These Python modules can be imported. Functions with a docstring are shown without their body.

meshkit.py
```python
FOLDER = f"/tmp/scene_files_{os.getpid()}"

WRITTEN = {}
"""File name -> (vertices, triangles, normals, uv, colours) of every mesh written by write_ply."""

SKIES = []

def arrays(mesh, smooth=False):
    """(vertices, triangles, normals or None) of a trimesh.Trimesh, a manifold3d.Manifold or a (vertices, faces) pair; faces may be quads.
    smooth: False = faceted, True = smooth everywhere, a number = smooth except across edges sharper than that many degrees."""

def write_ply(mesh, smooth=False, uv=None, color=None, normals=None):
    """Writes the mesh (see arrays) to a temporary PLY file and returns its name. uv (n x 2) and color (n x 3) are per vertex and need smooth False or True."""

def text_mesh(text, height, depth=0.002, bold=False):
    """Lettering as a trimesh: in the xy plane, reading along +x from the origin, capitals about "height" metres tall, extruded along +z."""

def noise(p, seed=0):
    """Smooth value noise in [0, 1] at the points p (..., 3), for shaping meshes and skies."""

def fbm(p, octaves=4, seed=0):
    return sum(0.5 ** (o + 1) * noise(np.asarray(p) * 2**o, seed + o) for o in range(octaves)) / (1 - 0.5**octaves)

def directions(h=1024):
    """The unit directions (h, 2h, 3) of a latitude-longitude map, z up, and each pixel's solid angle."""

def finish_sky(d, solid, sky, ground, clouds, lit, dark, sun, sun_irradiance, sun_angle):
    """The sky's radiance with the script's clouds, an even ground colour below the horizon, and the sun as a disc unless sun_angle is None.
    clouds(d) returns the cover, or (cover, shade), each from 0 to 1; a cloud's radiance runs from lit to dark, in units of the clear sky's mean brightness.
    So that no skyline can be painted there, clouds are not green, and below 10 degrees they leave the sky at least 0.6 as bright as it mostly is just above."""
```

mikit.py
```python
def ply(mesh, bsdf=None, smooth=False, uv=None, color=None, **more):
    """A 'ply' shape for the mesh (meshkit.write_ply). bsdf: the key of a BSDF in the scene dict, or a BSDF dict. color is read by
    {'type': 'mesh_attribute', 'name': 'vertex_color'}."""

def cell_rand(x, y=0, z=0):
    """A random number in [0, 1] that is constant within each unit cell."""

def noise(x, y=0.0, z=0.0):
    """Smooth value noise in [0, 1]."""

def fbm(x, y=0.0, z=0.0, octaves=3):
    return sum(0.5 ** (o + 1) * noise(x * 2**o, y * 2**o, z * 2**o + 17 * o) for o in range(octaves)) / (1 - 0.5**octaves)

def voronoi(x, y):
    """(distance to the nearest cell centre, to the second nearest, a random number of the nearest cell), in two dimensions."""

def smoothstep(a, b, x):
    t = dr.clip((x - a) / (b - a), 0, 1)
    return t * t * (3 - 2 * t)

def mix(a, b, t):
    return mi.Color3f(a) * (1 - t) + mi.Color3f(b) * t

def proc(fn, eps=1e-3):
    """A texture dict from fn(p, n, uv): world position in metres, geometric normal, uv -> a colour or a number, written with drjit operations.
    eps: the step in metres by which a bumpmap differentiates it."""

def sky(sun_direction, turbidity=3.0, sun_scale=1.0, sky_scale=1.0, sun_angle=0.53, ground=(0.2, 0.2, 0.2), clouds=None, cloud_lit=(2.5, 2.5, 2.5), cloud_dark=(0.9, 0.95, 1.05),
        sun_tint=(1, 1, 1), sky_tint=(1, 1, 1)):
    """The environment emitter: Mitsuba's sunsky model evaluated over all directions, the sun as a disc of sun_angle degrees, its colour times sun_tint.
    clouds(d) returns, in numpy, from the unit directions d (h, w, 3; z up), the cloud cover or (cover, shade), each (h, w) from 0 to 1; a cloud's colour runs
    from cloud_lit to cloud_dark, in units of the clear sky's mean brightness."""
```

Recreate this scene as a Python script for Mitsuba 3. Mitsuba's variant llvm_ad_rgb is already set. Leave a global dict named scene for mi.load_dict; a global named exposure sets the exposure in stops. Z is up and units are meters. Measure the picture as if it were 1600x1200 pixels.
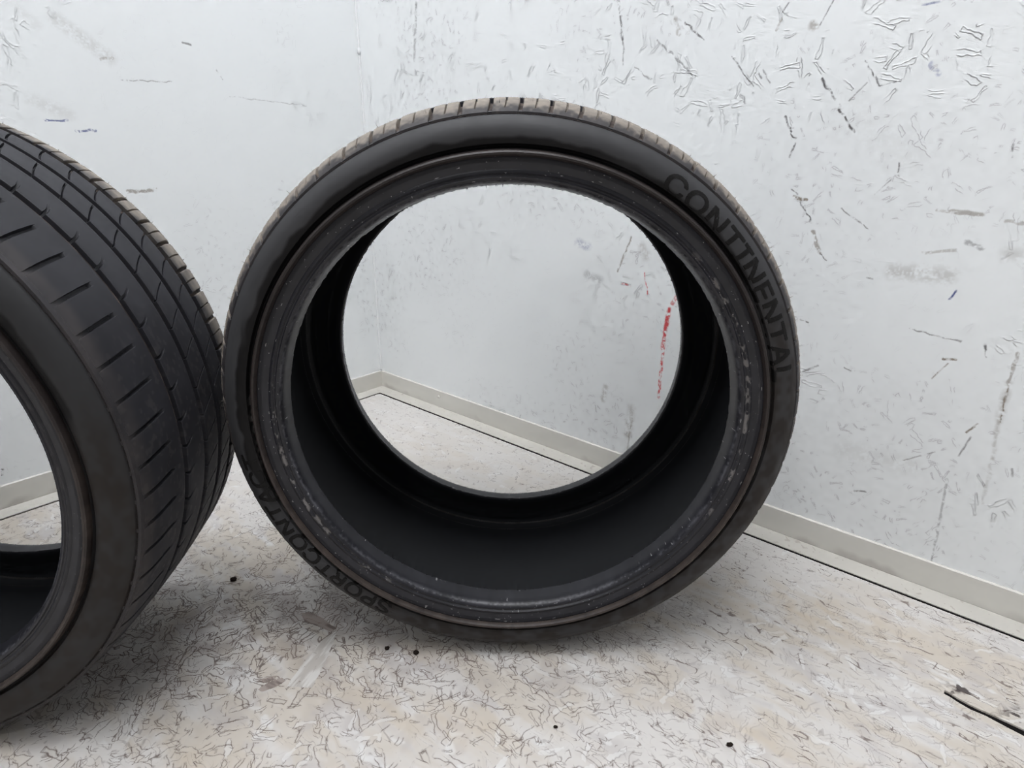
import math, random
import numpy as np, trimesh, shapely
from shapely.geometry import Polygon, LineString
import drjit as dr
import mitsuba as mi, mikit, meshkit
from mikit import noise, fbm, voronoi, cell_rand, smoothstep, mix
T = mi.ScalarTransform4f
scene, labels = {}, {}
rng = np.random.default_rng(7)

# ------------------------------------------------------------------ camera, light, exposure
F_PX, PITCH, ROLL, CAM_H = 992.6, 0.3548, 0.0056, 0.5969
fwd = np.array([0, math.cos(PITCH), -math.sin(PITCH)]); up0 = np.array([0, math.sin(PITCH), math.cos(PITCH)]); rt0 = np.array([1.0, 0, 0])
up = math.cos(ROLL) * up0 - math.sin(ROLL) * rt0
eye = np.array([0, 0, CAM_H])
scene['camera'] = {'type': 'perspective', 'fov': 2 * math.degrees(math.atan(800 / F_PX)), 'fov_axis': 'x', 'near_clip': 0.02, 'far_clip': 50.0,
                   'to_world': T().look_at(origin=eye.tolist(), target=(eye + fwd).tolist(), up=up.tolist())}
exposure = 1.1
KEY_LAMP = (58.0, 58.3, 59.0)      # small lamp behind the camera, the one that throws the tyres' shadows
PANEL, PANEL_DIM = (6.9, 7.0, 7.17), (3.7, 3.76, 3.84)           # the long ceiling panels
CORNER = np.array([-0.3475, 1.5942, 0.0])
YAW = -0.7143
UR = np.array([math.cos(YAW), math.sin(YAW), 0]); UL = np.array([math.sin(YAW), -math.cos(YAW), 0])   # along the two walls, away from the corner
ROOM, CEIL = 4.2, 2.6

def ref(k): return {'type': 'ref', 'id': k}
def rgb(*c): return {'type': 'rgb', 'value': list(c)}
def put(key, mesh, bsdf, smooth=False, label=None, category=None, kind=None, group=None, **more):
    scene[key] = mikit.ply(mesh, bsdf, smooth=smooth, **more) if not isinstance(mesh, dict) else mesh
    tag(key, label, category, kind, group)
def tag(key, label=None, category=None, kind=None, group=None):
    d = {k: v for k, v in dict(label=label, category=category, kind=kind, group=group).items() if v}
    if d: labels[key] = {**labels.get(key, {}), **d}
def number(name, i): return name if i == 0 else f'{name}_{i:03d}'
def room_pt(u, l, z): return CORNER + UR * u + UL * l + np.array([0, 0, z])
def box_ul(u0, u1, l0, l1, z0, z1):
    """a box along the two walls of the corner"""
    b = trimesh.creation.box(bounds=[[u0, l0, z0], [u1, l1, z1]])
    v = b.vertices
    b.vertices = CORNER + np.outer(v[:, 0], UR) + np.outer(v[:, 1], UL) + np.outer(v[:, 2], [0, 0, 1])
    b.invert() if np.cross(UR, UL)[2] < 0 else None
    return b

# ------------------------------------------------------------------ procedural helpers
def seg(x, y, x0, y0, x1, y1):
    """(distance to a segment, position along it from 0 to 1)"""
    dx, dy = x1 - x0, y1 - y0
    L2 = max(dx * dx + dy * dy, 1e-9)
    t = dr.clip(((x - x0) * dx + (y - y0) * dy) / L2, 0, 1)
    return dr.sqrt(dr.square(x - x0 - t * dx) + dr.square(y - y0 - t * dy) + 1e-12), t

def flakes(x, y, cell, half_l, half_w, seed, bias=0.0, spread=3.14159):
    """wood strands pressed into a board: (signed distance to the top strand's outline, its random number, a second one, distance across its grain)"""
    gx, gy = x / cell - 0.5, y / cell - 0.5
    ix, iy = dr.floor(gx), dr.floor(gy)
    best, dist, rid, rid2, lat = mi.Float(-1), mi.Float(1), mi.Float(0), mi.Float(0), mi.Float(0)
    frac = lambda v: v - dr.floor(v)
    for a in (0, 1):
        for b in (0, 1):
            r1 = cell_rand(ix + a, iy + b, seed)
            r2, r3, r4 = frac(r1 * 37.0), frac(r1 * 613.0), frac(r1 * 7919.0)
            ang = bias + (r3 - 0.5) * spread
            ca, sa = dr.cos(ang), dr.sin(ang)
            lx, ly = (gx - ix - a + 0.5 - 0.25 - 0.5 * r1) * cell, (gy - iy - b + 0.5 - 0.25 - 0.5 * r2) * cell
            u, v = lx * ca + ly * sa, -lx * sa + ly * ca
            k = 0.5 + 0.85 * r4
            w = k * half_w * (0.8 + 0.3 * dr.sin(u / half_l * 2.6 + r1 * 50) + 0.12 * dr.sin(u / half_l * 9.0 + r2 * 40))
            d = dr.maximum(dr.abs(u + v * (r2 - 0.5)) - half_l * k, dr.abs(v) - w)
            pr = frac(r1 * 131.0)
            top = (d < 0.0012) & (pr > best)
            best = dr.select(top, pr, best); dist = dr.select(top, d, dist); rid = dr.select(top, r4, rid); rid2 = dr.select(top, r2, rid2); lat = dr.select(top, v, lat)
    return dist, rid, rid2, lat

RIGHT_MARKS = [(0.873,0.723,0.907,0.685,1.9,0.6,'k'),(0.91,0.703,0.92,0.692,2.9,0.6,'k'),(0.92,0.706,0.935,0.681,2.4,0.5,'k'),(1.003,0.687,1.054,0.619,2.7,0.9,'k'),(0.961,0.64,0.973,0.622,3.8,0.8,'k'),(0.973,0.618,0.98,0.613,2.8,0.8,'k'),(0.98,0.605,0.976,0.588,2.8,0.7,'k'),(0.986,0.545,0.993,0.537,2.4,0.7,'k'),(0.989,0.534,1.007,0.53,3.8,0.8,'b'),(1.0,0.528,1.018,0.503,1.9,0.8,'k'),(1.023,0.488,1.038,0.46,5.7,0.6,'b'),(1.038,0.46,1.048,0.45,1.9,0.9,'k'),(0.944,0.782,0.937,0.771,1.8,0.6,'k'),(0.939,0.767,0.933,0.751,2.7,0.5,'b'),(0.99,0.752,1.001,0.778,1.8,0.6,'k'),(0.98,0.753,0.984,0.75,9.8,0.5,'b'),(1.052,0.704,1.074,0.674,2.1,0.7,'k'),(1.074,0.674,1.092,0.678,1.7,0.6,'k'),(1.041,0.658,1.058,0.678,1.8,0.5,'k'),(1.114,0.582,1.118,0.566,1.7,0.7,'k'),(1.116,0.57,1.093,0.542,1.3,0.4,'k'),(1.054,0.523,1.093,0.498,1.8,0.6,'k'),(1.168,0.526,1.217,0.525,4.2,0.55,'b'),(1.162,0.472,1.2,0.48,3.5,0.4,'b'),(1.207,0.49,1.223,0.485,6.7,0.45,'k'),(1.134,0.445,1.196,0.447,18.0,0.3,'b'),(1.242,0.519,1.258,0.517,4.8,0.4,'b'),(1.251,0.48,1.26,0.481,14.6,0.2,'b'),(1.204,0.418,1.208,0.429,2.2,0.9,'u'),(1.104,0.762,1.124,0.763,2.4,0.6,'u'),(1.126,0.696,1.137,0.684,4.9,0.4,'u'),(1.228,0.605,1.231,0.592,2.3,0.6,'k'),(1.103,0.432,1.111,0.432,2.3,0.7,'k'),(1.287,0.362,1.287,0.322,3.3,0.5,'b'),(1.287,0.322,1.288,0.27,7.6,0.3,'b'),(1.287,0.322,1.29,0.27,1.7,0.8,'b'),(1.288,0.27,1.293,0.217,4.3,0.3,'b'),(1.214,0.339,1.226,0.34,3.5,0.8,'b'),(1.206,0.309,1.219,0.333,1.6,0.6,'b'),(1.267,0.259,1.258,0.245,2.6,0.8,'b'),(1.264,0.24,1.257,0.209,2.2,0.6,'k'),(1.252,0.366,1.257,0.351,2.6,0.8,'k'),(1.167,0.371,1.227,0.365,1.8,0.6,'k'),(1.252,0.173,1.26,0.041,2.8,0.4,'k'),(1.293,0.217,1.297,0.151,3.5,0.2,'b'),(1.193,0.18,1.23,0.207,1.4,0.5,'k'),(1.099,0.301,1.108,0.298,2.0,0.6,'k'),(1.315,0.21,1.319,0.202,2.6,0.5,'k'),(0.195,0.871,0.181,0.768,6.8,0.4,'k'),(0.674,0.818,0.688,0.763,3.7,0.7,'k'),(0.688,0.763,0.691,0.726,2.7,0.5,'k'),(0.794,0.774,0.827,0.749,2.5,0.8,'k'),(0.779,0.782,0.786,0.761,7.0,0.4,'b'),(0.75,0.755,0.82,0.7,3.1,0.5,'k'),(0.875,0.721,0.91,0.682,1.9,0.5,'k'),(0.713,0.72,0.744,0.7,2.1,0.5,'k'),(0.729,0.455,0.705,0.392,3.5,0.6,'b'),(0.75,0.441,0.76,0.426,13.8,0.3,'b'),(0.811,0.339,0.807,0.269,7.5,1.2,'r'),(0.807,0.269,0.807,0.177,5.3,1.0,'r'),(0.825,0.367,0.816,0.35,6.8,0.7,'r'),(0.759,0.396,0.769,0.361,2.3,0.8,'r'),(0.718,0.373,0.733,0.37,3.0,0.8,'r'),(0.617,0.434,0.638,0.429,12.4,0.35,'u'),(0.694,0.169,0.69,0.142,10.3,0.35,'b'),(0.754,0.139,0.751,0.086,15.1,0.3,'b'),(0.757,0.121,0.751,0.052,3.2,0.4,'b'),(0.639,0.377,0.668,0.374,12.5,0.3,'k'),(1.027,0.36,1.038,0.357,2.0,0.7,'k'),(1.042,0.281,1.061,0.294,3.1,0.6,'k'),(0.455,0.845,0.443,0.84,2.4,0.5,'u'),(0.893,0.672,0.902,0.661,2.9,0.5,'k'),(1.121,0.174,1.205,0.178,26.2,0.1,'b'),(1.145,0.114,1.16,0.118,2.5,0.6,'k'),(1.048,0.641,1.124,0.594,53.1,0.06,'b')]
LEFT_MARKS = [(0.531,0.735,0.513,0.739,4.5,0.4,'b'),(0.583,0.787,0.517,0.738,19.3,0.2,'b'),(0.631,0.636,0.599,0.637,3.3,0.7,'u'),(0.59,0.621,0.561,0.623,4.0,0.8,'u'),(0.505,0.705,0.419,0.708,1.7,0.5,'k'),(0.527,0.52,0.48,0.522,6.1,0.6,'b'),(0.39,0.776,0.374,0.773,3.1,0.6,'k'),(0.754,0.125,0.745,0.11,7.1,0.5,'b'),(0.756,0.189,0.743,0.143,2.3,0.4,'k'),(0.814,0.069,0.817,0.058,3.5,0.7,'k'),(0.633,0.794,0.612,0.775,14.5,0.1,'b'),(0.332,0.734,0.322,0.718,2.6,0.4,'k'),(0.644,0.667,0.595,0.645,17.2,0.12,'b'),(0.314,0.69,0.145,0.681,2.0,0.3,'k')]
INK = {'k': (0.10, 0.095, 0.10), 'b': (0.20, 0.165, 0.13), 'u': (0.06, 0.08, 0.24), 'r': (0.55, 0.05, 0.06)}

def wall_uv(p, along, n0):
    return (p.x - CORNER[0]) * float(along[0]) + (p.y - CORNER[1]) * float(along[1]), p.z

def wall_relief(u, z, seed):
    """strand edges telegraphing through the paint, in patches"""
    patch = smoothstep(0.40, 0.66, fbm(u * 5 + seed, z * 5, 3.0, 2))
    w = noise(u * 130, z * 130, seed + 1)
    uu, zz = u + (w - 0.5) * 0.0025, z + (0.5 - w) * 0.0025
    d1, a1, b1, _ = flakes(uu, zz, 0.021, 0.013, 0.0026, seed + 10)
    d2, a2, b2, _ = flakes(uu + 3.1, zz + 1.7, 0.012, 0.007, 0.0010, seed + 30)
    gate = noise(u * 44, z * 44, seed)
    e1 = dr.exp(-dr.square(d1 / 0.00045)) * smoothstep(0.56, 0.70, gate)
    e2 = dr.exp(-dr.square(d2 / 0.00055)) * smoothstep(0.50, 0.34, gate) * smoothstep(0.2, 0.6, a2)
    return e1 * (0.12 + patch) + e2 * (patch + 0.04), patch, w

def make_wall(along, marks, seed):
    def col(p, n, uv):
        u, z = wall_uv(p, along, 0)
        base = mi.Color3f(0.790, 0.808, 0.816) * (0.975 + 0.05 * noise(u * 2.3, z * 2.3, seed))
        e, patch, fill = wall_relief(u, z, seed)
        base = base * (1 - 0.05 * patch * fill)
        base = mix(base, mi.Color3f(0.40, 0.39, 0.41), dr.clip(e * 0.7 * smoothstep(0.42, 0.70, fill), 0, 0.6))
        grit = noise(u * 420, z * 420, 1.0) * 0.6 + noise(u * 160, z * 160, 5.0) * 0.7
        wob = (fill - 0.5) * 0.003
        for (x0, y0, x1, y1, w, a, k) in marks:
            d, t = seg(u + wob, z + wob, x0, y0, x1, y1)
            hw = w * 0.0005
            soft = max(hw * 0.5, 0.0009) if a > 0.35 else hw * 0.9
            m = smoothstep(hw + soft, max(hw - soft, 0.0), d)
            m = m * (dr.clip(grit * 2.3 - 0.75, 0, 1) if a > 0.35 else dr.clip(grit * 2.0 - 0.55, 0, 1))
            base = mix(base, mi.Color3f(*INK[k]), dr.clip(m * min(a * 1.1, 0.95), 0, 0.95))
        return base
    def bump(p, n, uv):
        u, z = wall_uv(p, along, 0)
        fill = noise(u * 130, z * 130, seed + 1)
        d1, a1, b1, _ = flakes(u + (fill - 0.5) * 0.0025, z + (0.5 - fill) * 0.0025, 0.021, 0.013, 0.0026, seed + 10)
        gate = noise(u * 44, z * 44, seed)
        e = dr.exp(-dr.square(d1 / 0.00045)) * smoothstep(0.54, 0.70, gate) * (0.2 + smoothstep(0.4, 0.7, noise(u * 7 + seed, z * 7, 3.0)))
        return e * 1.15 + fill * 0.16 + noise(u * 330, z * 330, seed) * 0.10
    return {'type': 'twosided', 'bsdf': {'type': 'bumpmap', 'scale': 0.0011, 'tex': mikit.proc(bump, 6e-4),
            'bsdf': {'type': 'diffuse', 'reflectance': mikit.proc(col)}}}
scene['mat_wall_right'] = make_wall(UR, RIGHT_MARKS, 3)
scene['mat_wall_left'] = make_wall(UL, LEFT_MARKS, 61)
scene['mat_plain_white'] = {'type': 'twosided', 'bsdf': {'type': 'diffuse', 'reflectance': rgb(0.74, 0.75, 0.76)}}

def skirting_col(p, n, uv):
    c = mi.Color3f(0.60, 0.585, 0.545) * (0.95 + 0.1 * fbm(p.x * 9, p.y * 9, p.z * 40, 2))
    dirt = smoothstep(0.012, 0.001, p.z + (noise(p.x * 60, p.y * 60, 3.0) - 0.5) * 0.012) * smoothstep(0.4, 0.8, noise(p.x * 25, p.y * 25, 7.0))
    c = mix(c, mi.Color3f(0.34, 0.31, 0.29), dirt * 0.5)
    return c
scene['mat_skirting'] = {'type': 'twosided', 'bsdf': {'type': 'principled', 'base_color': mikit.proc(skirting_col), 'roughness': 0.42, 'specular': 0.4}}
def flange_col(p, n, uv):
    c = mi.Color3f(0.50, 0.482, 0.445) * (0.92 + 0.16 * fbm(p.x * 14, p.y * 14, 1.0, 3))
    return mix(c, mi.Color3f(0.33, 0.29, 0.26), 0.5 * smoothstep(0.86, 0.94, noise(p.x * 190, p.y * 190, 2.0)))
scene['mat_flange'] = {'type': 'twosided', 'bsdf': {'type': 'principled', 'base_color': mikit.proc(flange_col), 'roughness': 0.5}}
scene['mat_void'] = {'type': 'twosided', 'bsdf': {'type': 'diffuse', 'reflectance': rgb(0.012, 0.011, 0.011)}}

GRAIN = YAW       # the strands near the right wall run along it
def floor_parts(x, y):
    wear = dr.exp(-(dr.square((x + 0.30) / 0.24) + dr.square((y - 0.69) / 0.12)))              # trodden, dirty patch between the tyres
    wear = wear + 0.8 * dr.exp(-(dr.square((x + 0.54) / 0.13) + dr.square((y - 0.65) / 0.09)))
    wear = dr.clip(wear + 0.30 * dr.exp(-(dr.square((x - 0.02) / 0.22) + dr.square((y - 0.62) / 0.05))), 0, 1)
    clean = smoothstep(0.76, 0.98, y + x * 0.25)
    w1, w2 = noise(x * 95, y * 95, 1.0), noise(x * 95, y * 95, 51.0)
    xx, yy = x + (w1 - 0.5) * 0.0055, y + (w2 - 0.5) * 0.0055
    A = flakes(xx, yy, 0.036, 0.019, 0.0050, 101, GRAIN, 2.8)
    B = flakes(xx + 2.2, yy + 0.9, 0.018, 0.0100, 0.0024, 131, GRAIN, 3.14159)
    return wear, clean, w1, w2, xx, yy, A, B
STAINS = [(0.40, 0.72, 0.14, 0.05, 0.5), (0.20, 0.55, 0.18, 0.03, 0.3), (-0.02, 0.50, 0.30, 0.04, 0.3), (0.15, 0.70, 0.10, 0.03, 0.35), (-0.10, 1.15, 0.18, 0.06, 0.2), (-0.35, 0.49, 0.2, 0.03, 0.35)]
def floor_col(p, n, uv):
    x, y = p.x, p.y
    wear, clean, w1, w2, xx, yy, A, B = floor_parts(x, y)
    big = fbm(x * 7, y * 7, 2.0, 3)
    med = fbm(xx * 36, yy * 36, 21.0, 3)
    fine = noise(xx * 210, yy * 210, 4.0)
    ca, sa = math.cos(GRAIN), math.sin(GRAIN)
    u, v = xx * ca + yy * sa, -xx * sa + yy * ca
    streak = fbm(u * 16, v * 62, 33.0, 3)
    base = mix(mi.Color3f(0.530, 0.486, 0.434), mi.Color3f(0.590, 0.567, 0.545), dr.clip(smoothstep(0.36, 0.60, big * 0.5 + streak * 0.5) + 0.75 * clean, 0, 1))
    base = mix(base, mi.Color3f(0.44, 0.415, 0.41), smoothstep(0.50, 0.70, med * 0.6 + streak * 0.4) * (1 - 0.7 * clean) * 0.5)
    base = mix(base, mi.Color3f(0.69, 0.685, 0.675), smoothstep(0.66, 0.78, streak * 0.6 + w2 * 0.4) * 0.6 * (1 - 0.6 * clean))
    for (cx, cy, rx, ry, a) in STAINS:
        st = dr.exp(-(dr.square((x - cx) / rx) + dr.square((y - cy + (x - cx) * 0.5) / ry)))
        base = mix(base, mi.Color3f(0.52, 0.43, 0.32), st * a * smoothstep(0.35, 0.65, med))
    # strands: each takes the paint a little differently
    inA, inB = smoothstep(0.0005, -0.0005, A[0]), smoothstep(0.0004, -0.0004, B[0])
    quiet = 1 - 0.75 * clean
    base = base * (1 + inA * (A[1] - 0.5) * 0.07 * quiet) * (1 + inB * (B[1] - 0.5) * 0.07 * quiet)
    bare = inA * smoothstep(0.80, 0.9, A[2] + wear * 0.22 - 0.06) + inB * smoothstep(0.82, 0.94, B[2] + wear * 0.25 - 0.06)
    base = mix(base, mi.Color3f(0.40, 0.35, 0.31), dr.clip(bare, 0, 1) * (0.10 + 0.35 * wear) * smoothstep(0.25, 0.6, fine * 0.5 + w1 * 0.5))
    base = mix(base, mi.Color3f(0.69, 0.685, 0.675), inB * smoothstep(0.88, 0.94, B[1]) * 0.45 * (1 - wear))
    # dirt held in the strand edges, and in short cracks along the grain
    g1 = smoothstep(0.44, 0.60, w1 * 0.6 + fine * 0.25 + 0.10 + wear * 0.22 - clean * 0.20)
    g2 = smoothstep(0.44, 0.60, w2 * 0.6 + fine * 0.25 + 0.10 + wear * 0.22 - clean * 0.16)
    right = smoothstep(0.02, 0.22, x + (med - 0.5) * 0.2)
    ridge = dr.abs(noise(u * 60, v * 250, 12.0) - 0.5)
    crack = smoothstep(0.050, 0.012, ridge) * smoothstep(0.50, 0.66, noise(u * 60, v * 150, 14.0) * 0.7 + big * 0.3 + right * 0.05 - clean * 0.06)
    curl = smoothstep(0.036, 0.008, dr.abs(noise(xx * 115, yy * 115, 17.0) - 0.5)) * smoothstep(0.50, 0.66, w2 * 0.5 + big * 0.5 + wear * 0.14 - clean * 0.12)
    line = dr.exp(-dr.square(A[0] / 0.00065)) * g1 * (1 - 0.6 * right) + dr.exp(-dr.square(B[0] / 0.00055)) * g2 * (1 - 0.6 * right) + crack * (0.5 + 0.6 * right) + curl * 0.8 * (1 - 0.5 * right)
    base = mix(base, mi.Color3f(0.130, 0.098, 0.088), dr.clip(line * (0.66 + 0.24 * wear), 0, 0.88))
    # grime of the worn patch
    base = mix(base, mi.Color3f(0.25, 0.205, 0.185), dr.clip(wear * smoothstep(0.36, 0.68, med) * 0.34, 0, 1))
    # black paint peel beside the torn slot
    peel = dr.exp(-(dr.square((x - 0.533) / 0.018) + dr.square((y - 0.580) / 0.008))) + dr.exp(-(dr.square((x - 0.583) / 0.022) + dr.square((y - 0.540) / 0.012)))
    base = mix(base, mi.Color3f(0.05, 0.04, 0.04), dr.clip(peel * 1.6 * smoothstep(0.44, 0.60, fine * 0.5 + w1 * 0.5), 0, 0.9))
    speck = smoothstep(0.90, 0.95, fine) * (0.25 + 0.5 * wear)
    return mix(base, mi.Color3f(0.12, 0.09, 0.08), speck)
def floor_bump(p, n, uv):
    x, y = p.x, p.y
    w1, w2 = noise(x * 95, y * 95, 1.0), noise(x * 95, y * 95, 51.0)
    xx, yy = x + (w1 - 0.5) * 0.0055, y + (w2 - 0.5) * 0.0055
    A = flakes(xx, yy, 0.036, 0.019, 0.0050, 101, GRAIN, 2.8)
    B = flakes(xx + 2.2, yy + 0.9, 0.018, 0.0100, 0.0024, 131, GRAIN, 3.14159)
    h = smoothstep(0.0006, -0.0006, A[0]) * (A[1] - 0.3) + smoothstep(0.0005, -0.0005, B[0]) * (B[1] - 0.4) * 0.8
    return h * 0.8 + w1 * 0.5 + noise(x * 320, y * 320, 3.0) * 0.35
scene['mat_floor'] = {'type': 'twosided', 'bsdf': {'type': 'bumpmap', 'scale': 0.0006, 'tex': mikit.proc(floor_bump, 5e-4), 'bsdf': {'type': 'diffuse', 'reflectance': mikit.proc(floor_col)}}}

# ------------------------------------------------------------------ the room
SK_H, GAP0, GAP1, FACE = 0.0418, 0.0360, 0.0428, 0.004
put('wall_right', box_ul(-0.10, ROOM, -FACE - 0.08, -FACE, -0.05, CEIL), 'mat_wall_right', kind='structure', label='white painted strand-board wall on the right, scuffed and scratched')
put('wall_left', box_ul(-FACE - 0.08, -FACE, -FACE, ROOM, -0.05, CEIL), 'mat_wall_left', kind='structure', label='white painted strand-board wall on the left, cleaner than the right one')
put('wall_front', box_ul(-0.1, ROOM, ROOM, ROOM + 0.08, -0.05, CEIL), 'mat_room_behind', kind='structure')
put('wall_back', box_ul(ROOM, ROOM + 0.08, -0.1, ROOM + 0.08, -0.05, CEIL), 'mat_room_behind', kind='structure')
put('ceiling', box_ul(-0.1, ROOM + 0.08, -0.1, ROOM + 0.08, CEIL, CEIL + 0.08), 'mat_plain_white', kind='structure')

# floor board: ends short of the walls, with a torn slot in it
cut = np.array([(0.5085, 0.5755), (0.5135, 0.5700), (0.5190, 0.5615), (0.5270, 0.5525), (0.5375, 0.5415), (0.5480, 0.5310), (0.5620, 0.5165), (0.5760, 0.5030),
                (0.5830, 0.5060), (0.5700, 0.5190), (0.5555, 0.5322), (0.5450, 0.5425), (0.5335, 0.5520), (0.5260, 0.5585), (0.5205, 0.5660), (0.5160, 0.5745), (0.5125, 0.5770)])
jit = np.random.default_rng(3).normal(0, 0.0007, cut.shape)
slot = Polygon(cut + jit).buffer(0.0011)
outer = Polygon([room_pt(u, l, 0)[:2] for u, l in ((GAP1, GAP1), (ROOM - 0.01, GAP1), (ROOM - 0.01, ROOM - 0.01), (GAP1, ROOM - 0.01))])
board = trimesh.creation.extrude_polygon(outer.difference(slot), 0.018, engine='earcut'); board.apply_translation([0, 0, -0.018])
put('floor', board, 'mat_floor', kind='structure', label='white painted strand-board floor, dirty and worn between the tyres')
put('floor__underlay', box_ul(-0.05, ROOM, -0.05, ROOM, -0.05, -0.024), 'mat_void')
put('floor__gap_filler', box_ul(GAP0 - 0.004, ROOM, GAP0 + 0.0002, GAP1 - 0.0002, -0.016, -0.0016), 'mat_void', label='black gap between floor and skirting')
put('floor__gap_filler_001', box_ul(GAP0 + 0.0002, GAP1 - 0.0002, GAP1, ROOM, -0.016, -0.0016), 'mat_void')
fill = trimesh.creation.extrude_polygon(slot.buffer(-0.0002), 0.013, engine='earcut'); fill.apply_translation([0, 0, -0.015])
put('floor__slot_filler', fill, 'mat_void', label='black torn slot in the floor')
def skirting(name, right):
    pr = [(0.0, -0.003), (GAP0, -0.003), (GAP0, -0.0004), (GAP0 - 0.0006, 0.0), (0.0012, 0.0)]
    face = [(-FACE, -0.003), (0.0, -0.003), (0.0, SK_H - 0.0012), (-0.0012, SK_H), (-FACE, SK_H)]
    def strip(profile):
        m = trimesh.creation.extrude_polygon(Polygon(profile), ROOM + 0.0, engine='earcut')
        v = m.vertices.copy()
        a, z, t = v[:, 0], v[:, 1], v[:, 2]
        t = np.maximum(t, a) if True else t           # mitred at the corner
        A, B = (UR, UL) if right else (UL, UR)
        m.vertices = CORNER + np.outer(t, A) + np.outer(a, B) + np.outer(z, [0, 0, 1])
        m.fix_normals()
        return m
    put(name, strip(face), 'mat_skirting', kind='structure', label='cream plastic skirting at the foot of the ' + ('right' if right else 'left') + ' wall')
    put(name + '__flange', strip(pr), 'mat_flange', label='flat cream foot of the skirting on the floor')
skirting('baseboard_right', True); skirting('baseboard_left', False)
# painted-over screw head on the skirting and the paint drip in the corner
cap = trimesh.creation.revolve(np.array([(0, 0.0014), (0.0022, 0.0013), (0.0034, 0.0006), (0.0036, 0.0), (0, 0)]), sections=20)
cap.apply_transform(trimesh.geometry.align_vectors([0, 0, 1], UL)); cap.apply_translation(room_pt(0.222, 0.0, 0.026))
put('baseboard_right__screw_head', cap, 'mat_skirting', smooth=40)
blob = trimesh.creation.icosphere(3, 0.0055); blob.vertices *= [0.8, 0.8, 1.35]; blob.apply_translation(room_pt(-0.0015, -0.0015, 0.800))
put('wall_left__paint_drip', blob, 'mat_plain_white', smooth=True, label='dried paint drip in the corner')
seal = trimesh.creation.cylinder(0.0035, CEIL - 0.045, sections=12); seal.apply_translation(room_pt(-0.0035, -0.0035, 0.045 + (CEIL - 0.045) / 2))
put('wall_left__corner_seal', seal, 'mat_plain_white', smooth=40, label='painted sealant bead up the corner')

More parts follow.
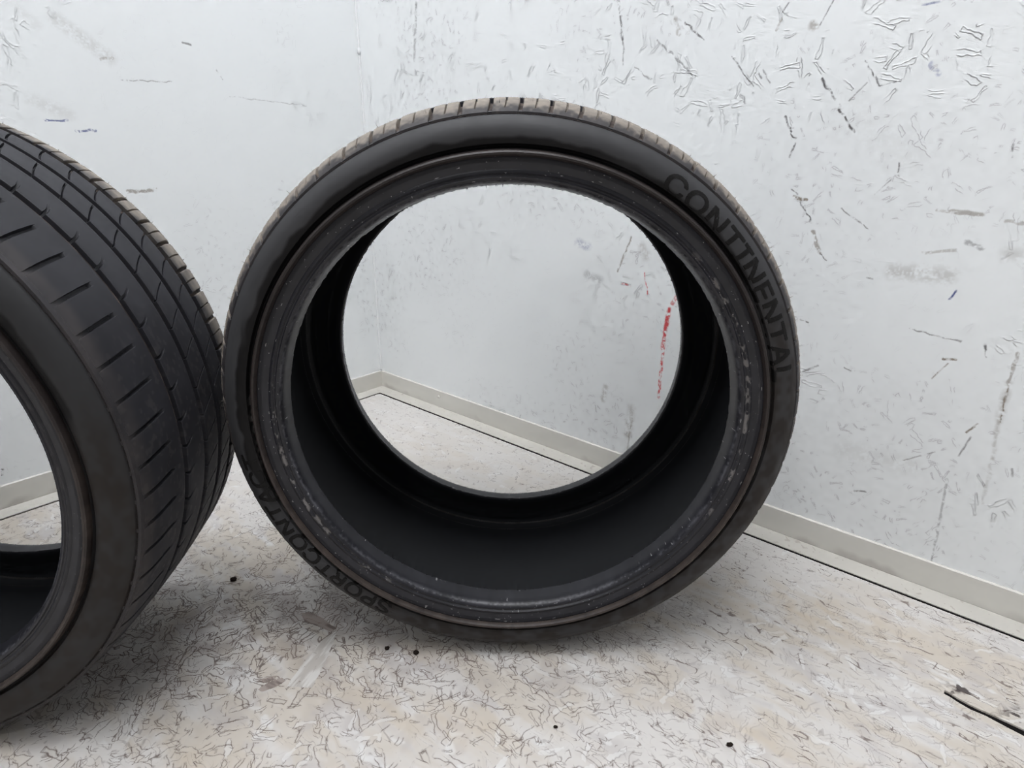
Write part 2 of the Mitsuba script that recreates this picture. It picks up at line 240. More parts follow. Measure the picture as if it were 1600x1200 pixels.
# ------------------------------------------------------------------ lamps (above and behind the camera)
scene['mat_room_behind'] = {'type': 'twosided', 'bsdf': {'type': 'diffuse', 'reflectance': rgb(0.48, 0.48, 0.48)}}
scene['mat_lamp_body'] = {'type': 'twosided', 'bsdf': {'type': 'diffuse', 'reflectance': rgb(0.8, 0.8, 0.8)}}
def lamp(i, u, l, half_u, half_l, power, label):
    key = number('ceiling_lamp', i)
    body = box_ul(u - half_u - 0.03, u + half_u + 0.03, l - half_l - 0.03, l + half_l + 0.03, CEIL - 0.05, CEIL - 0.001)
    put(key + '__housing', body, 'mat_lamp_body')
    pane = box_ul(u - half_u, u + half_u, l - half_l, l + half_l, CEIL - 0.062, CEIL - 0.0505)
    put(key + '__diffuser', pane, 'mat_lamp_body')
    scene[key + '__diffuser']['emitter'] = {'type': 'area', 'radiance': rgb(*power)}
    tag(key, label, 'lamp')
lamp(0, 1.55, 2.75, 0.07, 0.07, KEY_LAMP, 'small bright square ceiling lamp behind the camera')
lamp(1, 1.00, 0.80, 0.85, 0.26, PANEL, 'long ceiling panel lamp above the tyres')
lamp(2, 1.00, 1.75, 0.75, 0.20, PANEL_DIM, 'long dimmer ceiling panel lamp above the camera')

# ------------------------------------------------------------------ tyres
R, PITCHES = 0.3238, 65
_pr = np.random.default_rng(5).choice([0.93, 1.0, 1.07], PITCHES); PLEN = _pr / _pr.sum() * 2 * math.pi
PSTART = np.concatenate([[0], np.cumsum(PLEN)[:-1]])
# outer half profile (radius, axial) from the bead toe to the shoulder; the two sides differ at the shoulder
BEAD_O = [(0.2420, 0.1085), (0.2430, 0.1150), (0.2434, 0.1200), (0.2442, 0.1255), (0.2458, 0.1300), (0.2482, 0.1326), (0.2500, 0.1332), (0.2512, 0.1322), (0.2526, 0.1322), (0.2542, 0.1340),
          (0.2560, 0.1340), (0.2574, 0.1332), (0.2600, 0.1338), (0.2640, 0.1350)]
WALL_LOW = [(0.2640, 0.1350), (0.2672, 0.1360), (0.2685, 0.1362)]
RIDGE = [(0.2685, 0.1362), (0.2692, 0.1392), (0.2704, 0.1412), (0.2722, 0.1418), (0.2738, 0.1404), (0.2748, 0.1370), (0.2752, 0.1338)]
WALL_HIGH = {1: [(0.2752, 0.1340), (0.2766, 0.1312), (0.2782, 0.1322), (0.2797, 0.1366), (0.2830, 0.1384), (0.2880, 0.1396), (0.2930, 0.1398), (0.2980, 0.1390), (0.3030, 0.1368), (0.3070, 0.1338), (0.3100, 0.1308), (0.3106, 0.1290), (0.3112, 0.1280), (0.3126, 0.1288)],
             -1: [(0.2752, 0.1340), (0.2766, 0.1312), (0.2782, 0.1322), (0.2797, 0.1366), (0.2830, 0.1380), (0.2880, 0.1388), (0.2930, 0.1380), (0.2970, 0.1362), (0.3010, 0.1334), (0.3036, 0.1308), (0.3042, 0.1306), (0.3046, 0.1268), (0.3056, 0.1258), (0.3068, 0.1262)]}
INNER = [(0.2420, 0.1085), (0.2440, 0.1068), (0.2480, 0.1072), (0.2540, 0.1110), (0.2640, 0.1190), (0.2760, 0.1250), (0.2880, 0.1262), (0.2960, 0.1230), (0.3020, 0.1130), (0.3054, 0.0960), (0.3072, 0.0700), (0.3078, 0.0350), (0.3080, 0.0)]
def crown(s):
    s = np.abs(s)
    return R - 0.0016 * (s / 0.06) ** 2 * (s < 0.06) - (s >= 0.06) * (0.0016 + 0.0016 * (s - 0.06) / 0.03 * 1.0 + 70.0 * np.maximum(s - 0.088, 0) ** 2.35)
def crown_side(s, side):
    """tread surface, bent down to the shoulder line of that side"""
    r = crown(s)
    end_s, end_r = (0.1288, 0.3128) if side > 0 else (0.1270, 0.3068)
    k = np.clip((np.abs(s) - 0.085) / (end_s - 0.085), 0, 1)
    r0 = crown(np.array(0.085))
    return np.where(np.abs(s) > 0.085, r0 - 0.0012 * k - (r0 - 0.0012 - end_r) * k ** 2.6, r)
def revolve_closed(profile, n, side=1, wob=0.0):
    """closed section (r, s) turned about the tyre's axis; local axes: x right, y the axle (side s), z up"""
    pr = np.array(profile, float); m = len(pr)
    th = np.linspace(0, 2 * math.pi, n, endpoint=False)
    r = np.repeat(pr[None, :, 0], n, 0); s = np.repeat(pr[None, :, 1], n, 0) * side
    if wob:
        w = meshkit.noise(np.stack([np.cos(th) * 9, np.sin(th) * 9, th * 0], 1) * 14, 4) - 0.5
        r = r + wob * w[:, None] * (np.arange(m) == 0)[None]
    v = np.stack([r * np.cos(th)[:, None], s, r * np.sin(th)[:, None]], -1).reshape(-1, 3)
    i, j = np.meshgrid(np.arange(n), np.arange(m), indexing='ij')
    a, b, c, d = i * m + j, ((i + 1) % n) * m + j, ((i + 1) % n) * m + (j + 1) % m, i * m + (j + 1) % m
    q = np.stack([a, b, c, d], -1).reshape(-1, 4)
    msh = trimesh.Trimesh(v, np.vstack([q[:, [0, 1, 2]], q[:, [0, 2, 3]]]), process=False)
    if msh.volume < 0: msh.invert()
    return msh
def grid_ring(th, s, r, r_floor, closed=True):
    """rib of the tread: th, s, r are (columns, rows); walls run down to r_floor on both edges"""
    n, m = th.shape
    th = np.concatenate([th[:, :1], th, th[:, -1:]], 1); s = np.concatenate([s[:, :1], s, s[:, -1:]], 1)
    r = np.concatenate([np.full((n, 1), r_floor), r, np.full((n, 1), r_floor)], 1); m += 2
    v = np.stack([r * np.cos(th), s, r * np.sin(th)], -1).reshape(-1, 3)
    i, j = np.meshgrid(np.arange(n if closed else n - 1), np.arange(m), indexing='ij')
    i2, j2 = (i + 1) % n, (j + 1) % m
    q = np.stack([i * m + j, i2 * m + j, i2 * m + j2, i * m + j2], -1).reshape(-1, 4)
    f = np.vstack([q[:, [0, 1, 2]], q[:, [0, 2, 3]]])
    if not closed:
        k = np.arange(1, m - 1)
        f = np.vstack([f, np.stack([k * 0, k, k + 1], 1), np.stack([k * 0, k + 1, k], 1) + (n - 1) * m])
    msh = trimesh.Trimesh(v, f, process=False)
    if msh.volume < 0: msh.invert()
    return msh
def rib(s0, s1, side_fn, cuts, rows=14, per=None):
    """continuous rib with lateral cuts; cuts = list of (phase in the pitch, half width, depth, mask(s), bend(s)); the mesh lines follow the cut"""
    phases = []
    for (ph, hw, dep, mask, bend) in cuts:
        phases += [(ph, o, -dep * (abs(o) <= hw), mask, bend) for o in (-hw - 0.0006, -hw, -hw * 0.4, hw * 0.4, hw, hw + 0.0006)]
    s_rows = np.concatenate([[s0, s0 + 0.0006], np.linspace(s0 + 0.002, s1 - 0.002, rows), [s1 - 0.0006, s1]])
    cols = []
    rel = sorted(phases, key=lambda c: c[0] * 0.031 + c[1])
    pts = []
    for k, c in enumerate(rel):
        pts.append(c)
    for p_i in range(PITCHES):
        L = PLEN[p_i] * R
        for k, (ph, o, dep, mask, bend) in enumerate(pts):
            th = PSTART[p_i] + ph * PLEN[p_i] + (o + bend(s_rows)) / R
            cols.append((th, dep * mask(s_rows)))
        ph_last, ph_first = pts[-1][0], pts[0][0]
        gap = (1 - ph_last + ph_first)
        for t in (0.25, 0.5, 0.75):
            b = pts[-1][4](s_rows) * (1 - t) + pts[0][4](s_rows) * t
            cols.append((PSTART[p_i] + (ph_last + gap * t) * PLEN[p_i] + b / R, np.zeros_like(s_rows)))
    th = np.array([c[0] for c in cols]); dep = np.array([c[1] for c in cols])
    s = np.repeat(s_rows[None], len(cols), 0)
    r = side_fn(s) + dep
    edge = np.minimum(s - s0, s1 - s)
    r = r - 0.0007 * np.clip(1 - edge / 0.0015, 0, 1) ** 2
    return grid_ring(th, s, r, R - 0.0085)
sm = lambda a, b: (lambda s: np.clip((s - a) / (b - a), 0, 1) ** 2 * (3 - 2 * np.clip((s - a) / (b - a), 0, 1)))
OUT_S = 0.1286
outer_rib = rib(0.0535, OUT_S, lambda s: crown_side(s, 1),
                [(0.5, 0.0017, 0.0045, lambda s: sm(0.069, 0.074)(s) * (0.55 + 0.45 * sm(0.128, 0.112)(s)), lambda s: 0.0048 * np.clip((s - 0.065) / 0.055, 0, 1.3) ** 1.4)], rows=30)
rib_a = rib(0.0080, 0.0450, crown, [(0.15, 0.0013, 0.0045, sm(0.030, 0.041), lambda s: -0.010 * np.clip((0.045 - s) / 0.02, 0, 1.2) ** 1.6)], rows=16)
rib_b = rib(-0.0310, 0.0000, crown, [(0.35, 0.0006, 0.0035, lambda s: sm(-0.030, -0.027)(s), lambda s: 0.50 * (s + 0.0155) + 6.0 * (s + 0.0155) ** 2)], rows=14)
rib_c = rib(-0.0705, -0.0395, crown, [(0.7, 0.0007, 0.0035, lambda s: sm(-0.040, -0.043)(s), lambda s: 0.50 * (s + 0.055) + 7.0 * (s + 0.055) ** 2)], rows=14)
IN_S = 0.1268
def shoulder_block(plen):
    """one block of the inner shoulder, centred at angle 0, with a sipe across its middle"""
    L = plen * R - 0.0040
    y = np.array([-L / 2, -L / 2 + 0.0005, -L / 2 + 0.0018, -L / 4, -0.0010, -0.0004, 0.0004, 0.0010, L / 4, L / 2 - 0.0018, L / 2 - 0.0005, L / 2])
    dep = np.array([-0.0009, -0.0003, 0, 0, 0, -0.0030, -0.0030, 0, 0, 0, -0.0003, -0.0009])
    s_rows = -np.concatenate([[0.0790, 0.0796, 0.081], np.linspace(0.084, 0.122, 13), [0.1245, 0.1262, IN_S]])
    cutm = sm(0.1215, 0.119)(-s_rows)
    s = np.repeat(s_rows[None], len(y), 0)
    bend = 0.0012 * ((-s_rows - 0.10) / 0.02) ** 2
    th = (y[:, None] + bend[None]) / R + math.pi / 2
    r = crown_side(s, -1) + dep[:, None] * np.where(np.abs(y)[:, None] < 0.002, cutm[None], 1.0)
    return grid_ring(th, s, r, R - 0.0085 - 0.009, closed=False) if False else block_mesh(th, s, r)
def block_mesh(th, s, r):
    n, m = th.shape
    r_low = np.minimum(crown_side(s, -1) - 0.0062, r - 0.001)
    P = lambda rr: np.stack([rr * np.cos(th), s, rr * np.sin(th)], -1).reshape(-1, 3)
    v = np.vstack([P(r), P(r_low)])
    idx = lambda i, j: i * m + j
    f = []
    for i in range(n - 1):
        for j in range(m - 1):
            a, b, c, d = idx(i, j), idx(i + 1, j), idx(i + 1, j + 1), idx(i, j + 1)
            f += [(a, b, c), (a, c, d), (a + n * m, c + n * m, b + n * m), (a + n * m, d + n * m, c + n * m)]
    loop = [idx(i, 0) for i in range(n)] + [idx(n - 1, j) for j in range(1, m)] + [idx(i, m - 1) for i in range(n - 2, -1, -1)] + [idx(0, j) for j in range(m - 2, 0, -1)]
    for a, b in zip(loop, loop[1:] + loop[:1]):
        f += [(b, a, a + n * m), (b, a + n * m, b + n * m)]
    msh = trimesh.Trimesh(v, np.array(f), process=False)
    if msh.volume < 0: msh.invert()
    return msh
BLOCK_SIZES = sorted(set(np.round(PLEN, 6)))
block_meshes = {k: shoulder_block(k) for k in BLOCK_SIZES}
def tread_base():
    """groove floors and the shoulders' undertread, a closed ring"""
    ss = np.concatenate([np.linspace(-0.1272, -0.085, 12), np.linspace(-0.08, 0.08, 17), np.linspace(0.085, 0.1284, 12)])
    top = np.where(ss < 0, crown_side(ss, -1), crown_side(ss, 1)) - np.where(np.abs(ss) > 0.124, 0.0016, np.where(np.abs(ss) > 0.118, 0.0032, 0.0052))
    prof = list(zip(top, ss)) + [(0.3110, 0.105), (0.3100, 0.0), (0.3085, -0.105)]
    return revolve_closed(prof, 360)
base_ring = tread_base()
def split_inner(lo, hi): return [p for p in INNER if lo <= p[0] <= hi]
def bead_ring(side):
    return revolve_closed(BEAD_O + [(0.2640, 0.1195), (0.2540, 0.1115), (0.2480, 0.1077), (0.2440, 0.1073)], 480, side, wob=0.0012)
def low_ring(side): return revolve_closed(WALL_LOW + [(0.2685, 0.124), (0.2640, 0.1195)], 360, side)
def ridge_ring(side):
    return revolve_closed(RIDGE + [(0.2750, 0.130), (0.2690, 0.130)], 360, side)
def wall_ring(side):
    w = WALL_HIGH[side]
    prof = [(0.2640, 0.1350), (0.2672, 0.1360), (0.2688, 0.1358), (0.2751, 0.1336)] + w[1:] + [(0.3100, 0.112), (0.3058, 0.104), (0.3000, 0.1175), (0.2945, 0.1245), (0.2880, 0.1268), (0.2760, 0.1256), (0.2640, 0.1196)]
    return revolve_closed(prof, 400, side)
def liner():
    half = INNER[1:]
    inner = [(r, s) for r, s in half] + [(r, -s) for r, s in half[-2::-1]]
    outer_ = [(r + (0.0006 if s_ < 0.113 else 0.0002), math.copysign(min(abs(s_) + 0.0005, 0.2), s_) if abs(s_) > 0.1 else s_) for (r, s_), in zip(inner)]
    return revolve_closed(inner + outer_[::-1], 360)
liner_mesh = liner()
def wall_s(r, side):
    w = np.array(WALL_HIGH[side]); return np.interp(r, w[:, 0], w[:, 1])
def lettering(text, th_deg0, th_deg1, r0, height, side):
    """raised letters bent round the sidewall, tops outward, reading clockwise when that side is seen from outside"""
    m = meshkit.text_mesh(text, height, 0.0016, bold=True)
    for _ in range(6):
        L = np.linalg.norm(m.vertices[m.edges_unique[:, 0]] - m.vertices[m.edges_unique[:, 1]], axis=1)
        if L.max() < 0.005: break
        m = trimesh.Trimesh(*trimesh.remesh.subdivide_to_size(m.vertices, m.faces, 0.005), process=False)
    v = m.vertices; x = (v[:, 0] - v[:, 0].min()) / np.ptp(v[:, 0])
    th = np.radians(th_deg0 + (th_deg1 - th_deg0) * x)
    r = r0 + v[:, 1]
    s = wall_s(r, side) + v[:, 2] - 0.0010
    X = -side * r * np.cos(th)
    out = trimesh.Trimesh(np.stack([X, side * s, r * np.sin(th)], 1), m.faces, process=False)
    if out.volume < 0: out.invert()
    return out
def nibs(side, seed):
    """thin moulding hairs on the shoulder blocks and bead"""
    g = np.random.default_rng(seed); parts = []
    for k in range(70):
        th = g.uniform(0, 2 * math.pi); s = side * g.uniform(0.095, 0.118)
        r = float(crown_side(np.array(s), side)); L = g.uniform(0.0025, 0.0055)
        c = trimesh.creation.cone(0.00035, L, sections=5)
        d = np.array([math.cos(th), side * g.uniform(0, 0.5), math.sin(th)]); d /= np.linalg.norm(d)
        c.apply_transform(trimesh.geometry.align_vectors([0, 0, 1], d)); c.apply_translation([(r - 0.0003) * math.cos(th), s, (r - 0.0003) * math.sin(th)]); parts.append(c)
    return trimesh.util.concatenate(parts)
def bead_nibs(side, seed):
    g = np.random.default_rng(seed); parts = []
    for k in range(170):
        th = g.uniform(0, 2 * math.pi); r = 0.2421; L = g.uniform(0.0008, 0.0028)
        c = trimesh.creation.cone(0.0005, L, sections=5)
        d = np.array([-math.cos(th), g.uniform(-0.6, 0.6), -math.sin(th)]); d /= np.linalg.norm(d)
        c.apply_transform(trimesh.geometry.align_vectors([0, 0, 1], d)); c.apply_translation([r * math.cos(th), side * 0.1087, r * math.sin(th)]); parts.append(c)
    return trimesh.util.concatenate(parts)

def frame(cx, cy, yaw, lean, flip):
    ax = np.array([math.sin(yaw) * math.cos(lean), -math.cos(yaw) * math.cos(lean), math.sin(lean)])   # towards the camera
    hz = np.array([math.cos(yaw), math.sin(yaw), 0.0]); v = np.cross(hz, -ax); v = v if v[2] > 0 else -v
    cz = R * math.cos(lean) + abs(math.sin(lean)) * 0.055 - 0.0008
    c = np.array([cx, cy, cz])
    if flip: M = np.column_stack([hz, -ax, v, c])      # the inner side faces the camera
    else: M = np.column_stack([-hz, ax, v, c])
    M = np.vstack([M, [0, 0, 0, 1]])
    return M, c, ax, hz, v

def rubber_coords(p, fr):
    M, c, ax, hz, v = fr
    q = (p.x - float(c[0]), p.y - float(c[1]), p.z - float(c[2]))
    dot = lambda a: q[0] * float(a[0]) + q[1] * float(a[1]) + q[2] * float(a[2])
    s, x, z = dot(ax), dot(hz), dot(v)
    r = dr.sqrt(x * x + z * z) + 1e-6
    return s, r, x / r, z / r
def arc(ca, sa, mid, half, soft=6.0):
    """1 inside the arc of mid +- half degrees (0 = right, 90 = top, seen from the camera)"""
    m = math.radians(mid)
    d = ca * math.cos(m) + sa * math.sin(m)
    return smoothstep(math.cos(math.radians(min(half + soft, 179.9))), math.cos(math.radians(max(half - soft, 0.1))), d)
def make_sidewall(fr, wet_arcs, dust_mid, dust_half, scuffs, seed):
    def col(p, n, uv):
        s, r, ca, sa = rubber_coords(p, fr)
        n1 = fbm(ca * 7 + seed, sa * 7, s * 20, 3); n2 = noise(ca * 40, sa * 40, r * 260 + seed); n3 = fbm(ca * 22, sa * 22, r * 90, 2)
        grey = mi.Color3f(0.043, 0.043, 0.046) * (1.0 if scuffs else 0.62) * (0.8 + 0.4 * n1)
        front = smoothstep(0.10, 0.12, s)
        dust = arc(ca, sa, dust_mid, dust_half, 12) * (0.35 + 0.65 * smoothstep(0.3, 0.7, n3)) * smoothstep(0.2735, 0.278, r)
        c = mix(grey, mi.Color3f(0.019, 0.0148, 0.0128), dust * 0.88)
        for (mid, half, r1, soft) in wet_arcs:
            edge = r1 + (fbm(ca * 16, sa * 16, 3.0 + seed, 2) - 0.5) * 0.006
            w = arc(ca, sa, mid, half, soft) * smoothstep(edge + 0.0022, edge - 0.0022, r) * smoothstep(0.2735, 0.2765, r) * front
            c = mix(c, mi.Color3f(0.0045, 0.004, 0.0045), w * 0.97)
        low = smoothstep(0.2755, 0.2735, r)
        c = mix(c, mi.Color3f(0.012, 0.012, 0.0155) * (0.6 + 0.9 * n1), low)
        for (mid, half, r0, a) in scuffs:
            sc = arc(ca, sa, mid, half, 5) * dr.exp(-dr.square((r - r0 - (n1 - 0.5) * 0.008) / 0.0028)) * smoothstep(0.46, 0.66, noise(ca * 60, sa * 60, r * 500) * 0.5 + noise(ca * 24, sa * 24, r * 120 + 5) * 0.5)
            c = mix(c, mi.Color3f(0.30, 0.28, 0.27), sc * a * front)
        sp = smoothstep(0.865, 0.90, noise(ca * 95 + 7, sa * 95, r * 420)) * low
        return mix(c, mi.Color3f(0.32, 0.31, 0.31), sp * (0.45 if scuffs else 0.1))
    def rough(p, n, uv):
        s, r, ca, sa = rubber_coords(p, fr)
        return 0.40 + 0.16 * smoothstep(0.272, 0.278, r) + 0.2 * (fbm(ca * 18, sa * 18, r * 70, 2) - 0.5)
    return {'type': 'twosided', 'bsdf': {'type': 'principled', 'base_color': mikit.proc(col), 'roughness': mikit.proc(rough), 'specular': 0.22}}
def make_tread(fr, far, seed):
    def col(p, n, uv):
        s, r, ca, sa = rubber_coords(p, fr)
        sl = s * far                                     # + towards the outer shoulder of the tread
        n1 = fbm(ca * 12 + seed, sa * 12, s * 40, 3); n2 = fbm(ca * 50, sa * 50, s * 160, 2)
        c = mi.Color3f(0.022, 0.022, 0.0265) * (0.75 + 0.5 * n1)
        tan = smoothstep(-0.074, -0.098, sl + (n1 - 0.5) * 0.03) * smoothstep(-0.1245, -0.114, sl + (n2 - 0.5) * 0.012) * smoothstep(-0.45, 0.2, sa + (n1 - 0.5) * 0.5)
        c = mix(c, mi.Color3f(0.25, 0.218, 0.185), tan * (0.5 + 0.5 * n2))
        dirty = smoothstep(0.55, 0.75, n2) * smoothstep(0.55, 0.1, sa)
        c = mix(c, mi.Color3f(0.060, 0.054, 0.052), dirty * 0.3)
        # dust gathers at the shoulder end of each block
        return mix(c, mi.Color3f(0.085, 0.070, 0.062), smoothstep(0.104, 0.116, dr.abs(sl)) * 0.4 * n1)
    return {'type': 'twosided', 'bsdf': {'type': 'principled', 'base_color': mikit.proc(col), 'roughness': 0.55, 'specular': 0.25}}
def make_groove(fr, seed):
    def col(p, n, uv):
        s, r, ca, sa = rubber_coords(p, fr)
        return mix((0.028, 0.022, 0.021), (0.085, 0.066, 0.058), smoothstep(0.3, 0.75, fbm(ca * 30 + seed, sa * 30, s * 90, 3)))
    return {'type': 'twosided', 'bsdf': {'type': 'principled', 'base_color': mikit.proc(col), 'roughness': 0.75, 'specular': 0.2}}
def make_ridge(fr, seed, pale):
    def col(p, n, uv):
        s, r, ca, sa = rubber_coords(p, fr)
        n1 = fbm(ca * 26 + seed, sa * 26, r * 120, 3)
        lowpart = smoothstep(0.4, -0.5, sa)
        c = mix((0.013, 0.010, 0.0105), (0.065, 0.050, 0.043), n1 * (0.25 + 0.75 * lowpart))
        return mix(c, mi.Color3f(0.30, 0.26, 0.21), pale * smoothstep(0.2725, 0.2735, r) * smoothstep(0.45, 0.7, noise(ca * 30, sa * 30, seed + 2.0) * 0.6 + n1 * 0.4) * arc(ca, sa, -33, 24, 8))
    return {'type': 'twosided', 'bsdf': {'type': 'principled', 'base_color': mikit.proc(col), 'roughness': 0.5, 'specular': 0.35}}
def make_bead(fr, seed, worn):
    def col(p, n, uv):
        s, r, ca, sa = rubber_coords(p, fr)
        n1 = fbm(ca * 16 + seed, sa * 16, r * 100, 3); n2 = noise(ca * 90, sa * 90, r * 600)
        c = mi.Color3f(0.015, 0.015, 0.0195) * (0.6 + 0.8 * n1)
        heel = dr.exp(-dr.square((r - 0.2462) / 0.0011))
        c = mix(c, mi.Color3f(0.11, 0.11, 0.125), heel * smoothstep(0.35, 0.65, n1 * 0.6 + n2 * 0.4) * 0.6)
        sc = (arc(ca, sa, 200, 34, 8) + arc(ca, sa, 8, 34, 8)) * dr.exp(-dr.square((r - 0.2535 - (n1 - 0.5) * 0.004) / 0.0022)) * smoothstep(0.52, 0.70, noise(ca * 30, sa * 30, r * 130 + 3) * 0.65 + n2 * 0.35)
        c = mix(c, mi.Color3f(0.30, 0.28, 0.27), sc * 0.5 * worn)
        return mix(c, mi.Color3f(0.40, 0.39, 0.40), smoothstep(0.89, 0.93, noise(ca * 110 + 3, sa * 110, r * 500)) * 0.45 * worn)
    return {'type': 'twosided', 'bsdf': {'type': 'principled', 'base_color': mikit.proc(col), 'roughness': 0.38, 'specular': 0.38}}
def make_liner(fr, seed):
    def rel(p, n, uv):
        s, r, ca, sa = rubber_coords(p, fr)
        ang = dr.atan2(sa, ca)
        rows = dr.power(0.5 + 0.5 * dr.cos((ang + s * 0.25) * 210.0), 6.0) * smoothstep(-0.02, 0.03, s) * smoothstep(0.112, 0.09, s)
        f1, f2, _ = voronoi(ang * 62.0, r * 230.0)
        mesh_ = smoothstep(0.0, 0.25, f2 - f1) * smoothstep(-0.108, -0.116, s) * smoothstep(0.262, 0.266, r) * smoothstep(0.292, 0.286, r)
        return mesh_ * 3.5 - rows * 0.9 + 0.5 * noise(ang * 200, s * 420, 2.0) * 0.4
    return {'type': 'twosided', 'bsdf': {'type': 'bumpmap', 'scale': 0.0008, 'tex': mikit.proc(rel, 5e-4),
            'bsdf': {'type': 'principled', 'base_color': rgb(0.0125, 0.0135, 0.0160), 'roughness': 0.5, 'specular': 0.25}}}
scene['mat_letter_black'] = {'type': 'twosided', 'bsdf': {'type': 'principled', 'base_color': rgb(0.005, 0.0045, 0.0045), 'roughness': 0.65, 'specular': 0.25}}

def build_tyre(key, fr, far, label, wet, dust, scuffs, words, seed):
    M = fr[0]; tw = T(M.tolist())
    sfx = key
    for nm, b in (('sidewall', make_sidewall(fr, wet, dust[0], dust[1], scuffs, seed)), ('tread', make_tread(fr, far, seed)), ('groove', make_groove(fr, seed)),
                  ('ridge', make_ridge(fr, seed, 0.6 if scuffs else 0.0)), ('bead', make_bead(fr, seed, 1.0 if scuffs else 0.12)), ('liner', make_liner(fr, seed))):
        scene[f'mat_{sfx}_{nm}'] = b
    def part(name, mesh, mat, smooth=32, label=None, kind=None, to=None):
        put(f'{key}__{name}', mesh, f'mat_{sfx}_{mat}' if not mat.startswith('mat_') else mat, smooth=smooth, label=label, kind=kind, to_world=tw if to is None else tw @ to)
    for i, side in enumerate((1, -1)):
        part(number('sidewall', i), wall_ring(side), 'sidewall', label='dull black sidewall')
        part(number('rim_ridge', i), ridge_ring(side), 'ridge', label='brownish raised rim protector ring')
        part(number('bead', i), bead_ring(side), 'bead', label='glossy dark bead with pale scuffs')
    part('inner_liner', liner_mesh, 'liner', label='black ribbed inner liner')
    part('tread_base', base_ring, 'groove', label='brown dusty groove floor')
    part('shoulder_rib', outer_rib, 'tread', smooth=28, label='wide outer shoulder rib with curved slots')
    for i, m in enumerate((rib_a, rib_b, rib_c)): part(number('tread_rib', i), m, 'tread', smooth=28)
    cache = {}
    for k in range(PITCHES):
        size = round(PLEN[k], 6); mid = PSTART[k] + PLEN[k] / 2
        if size not in cache: cache[size] = mikit.ply(block_meshes[size], f'mat_{sfx}_tread', smooth=28)
        scene[number(f'{key}__shoulder_block', k)] = {**cache[size], 'to_world': tw @ T().rotate([0, 1, 0], -math.degrees(mid - math.pi / 2))}
    part('moulding_hairs', nibs(-1, seed), 'tread', smooth=False, kind='stuff')
    part('bead_hairs', trimesh.util.concatenate([bead_nibs(1, seed + 1), bead_nibs(-1, seed + 2)]), 'mat_letter_black', smooth=False, kind='stuff')
    for i, (text, a0, a1, side) in enumerate(words):
        part(number('raised_lettering', i), lettering(text, a0, a1, 0.2785, 0.0185, side), 'mat_letter_black', smooth=False, label='raised black lettering')
    tag(key, label, 'tyre')
fr1 = frame(-0.0016, 0.7594, -0.0058, -0.0134, True)
build_tyre('tyre', fr1, -1, 'worn black low-profile tyre standing upright in the middle, its open hole facing the camera',
           [(125, 58, 0.2855, 8), (49, 17, 0.2830, 4), (180, 20, 0.2900, 6)], (-52, 78), [(200, 34, 0.2560, 0.8), (6, 34, 0.2590, 0.8), (192, 16, 0.2765, 0.5)],
           [('CONTINENTAL', 60, 10, -1), ('SPORTCONTACT', -120, -172, -1)], 11)
fr2 = frame(-0.6560, 0.6175, 0.0411, -0.0029, False)
build_tyre('tyre_001', fr2, 1, 'worn black low-profile tyre cut off by the left edge, showing its grooved tread',
           [(60, 49, 0.2885, 3)], (-60, 70), [], [], 23)

# ------------------------------------------------------------------ crumbs and loose strands on the floor
scene['mat_crumb'] = {'type': 'twosided', 'bsdf': {'type': 'diffuse', 'reflectance': rgb(0.022, 0.017, 0.014)}}
def crumb(i, x, y, size, label):
    g = np.random.default_rng(100 + i); m = trimesh.creation.icosphere(3, 1.0)
    m.vertices *= (0.7 + 0.6 * meshkit.fbm(m.vertices * 1.6 + i * 7, 3))[:, None] * np.array([size, size * g.uniform(0.6, 1.0), size * 0.55])
    m.apply_translation([x, y, -m.vertices[:, 2].min() - 0.0002])
    put(number('dirt_crumb', i), m, 'mat_crumb', smooth=True, label=label, category='dirt crumb')
for i, (x, y, s, l) in enumerate([(-0.1567, 0.6396, 0.0030, 'small black dirt crumb left of the pair in front of the middle tyre'), (-0.1190, 0.6323, 0.0034, 'small black dirt crumb right of the pair in front of the middle tyre'),
                                  (0.2347, 0.5028, 0.0034, 'dark brown crumb at the bottom edge, right of centre'), (0.0500, 0.5240, 0.0024, 'tiny brown crumb at the bottom edge near the centre'),
                                  (-0.7716, 0.9577, 0.0060, 'black rubber crumb seen through the left tyre beside the hole'), (-0.4073, 0.7739, 0.0046, 'dark dirt clod on the floor between the two tyres')]):
    crumb(i, x, y, s, l)
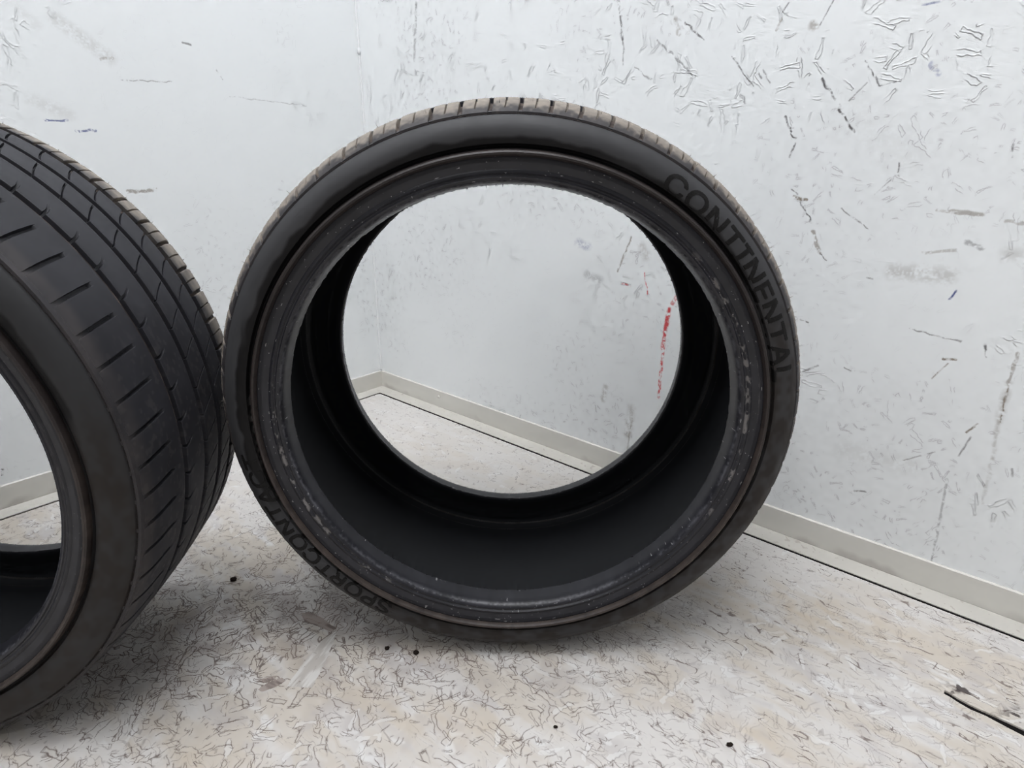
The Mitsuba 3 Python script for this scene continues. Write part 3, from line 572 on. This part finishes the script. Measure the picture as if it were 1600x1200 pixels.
def strand_col(a, b, turn):
    c0, s0 = math.cos(turn), math.sin(turn)
    def col(p, n, uv):
        u, v = p.x * c0 + p.y * s0, -p.x * s0 + p.y * c0
        c = mix(a, b, smoothstep(0.3, 0.7, fbm(u * 45, v * 210, 3.0, 3)))
        ln = smoothstep(0.05, 0.012, dr.abs(noise(u * 55, v * 260, 9.0) - 0.5)) * smoothstep(0.45, 0.62, noise(u * 60, v * 120, 4.0))
        return mix(c, mi.Color3f(0.16, 0.12, 0.11), ln * 0.6)
    return {'type': 'twosided', 'bsdf': {'type': 'diffuse', 'reflectance': mikit.proc(col)}}
scene['mat_bare_strand'] = strand_col((0.20, 0.165, 0.150), (0.36, 0.31, 0.285), -0.5)
scene['mat_pale_strand'] = strand_col((0.46, 0.43, 0.40), (0.60, 0.58, 0.555), 1.25)
def strand(i, pts, mat, label):
    ring = np.array(pts); g = np.random.default_rng(40 + i)
    line = Polygon(ring).exterior; n = 40
    p = np.array([line.interpolate(t, normalized=True).coords[0] for t in np.linspace(0, 1, n, endpoint=False)]) + g.normal(0, 0.0004, (n, 2))
    m = trimesh.creation.extrude_polygon(Polygon(p).buffer(0.0002), 0.00035, engine='earcut'); m.apply_translation([0, 0, -0.0001])
    put(number('floor__wood_strand', i), m, mat, label=label)
strand(0, [(-0.287, 0.705), (-0.2716, 0.7064), (-0.252, 0.6927), (-0.2312, 0.6758), (-0.2352, 0.6686), (-0.2534, 0.6792), (-0.2746, 0.6876)], 'mat_bare_strand', 'dark bare wood strand')
strand(1, [(-0.2422, 0.6547), (-0.2286, 0.6722), (-0.229, 0.6218), (-0.2332, 0.5768), (-0.2635, 0.5794), (-0.2544, 0.6217)], 'mat_pale_strand', 'pale wood strand')
strand(2, [(-0.2956, 0.5745), (-0.2874, 0.585), (-0.2745, 0.5919), (-0.2683, 0.5871), (-0.2771, 0.5774), (-0.2912, 0.5708)], 'mat_bare_strand', 'dark bare wood strand')
strand(3, [(-0.298, 0.5888), (-0.2844, 0.5938), (-0.2804, 0.589), (-0.2931, 0.584)], 'mat_bare_strand', 'dark bare wood strand')
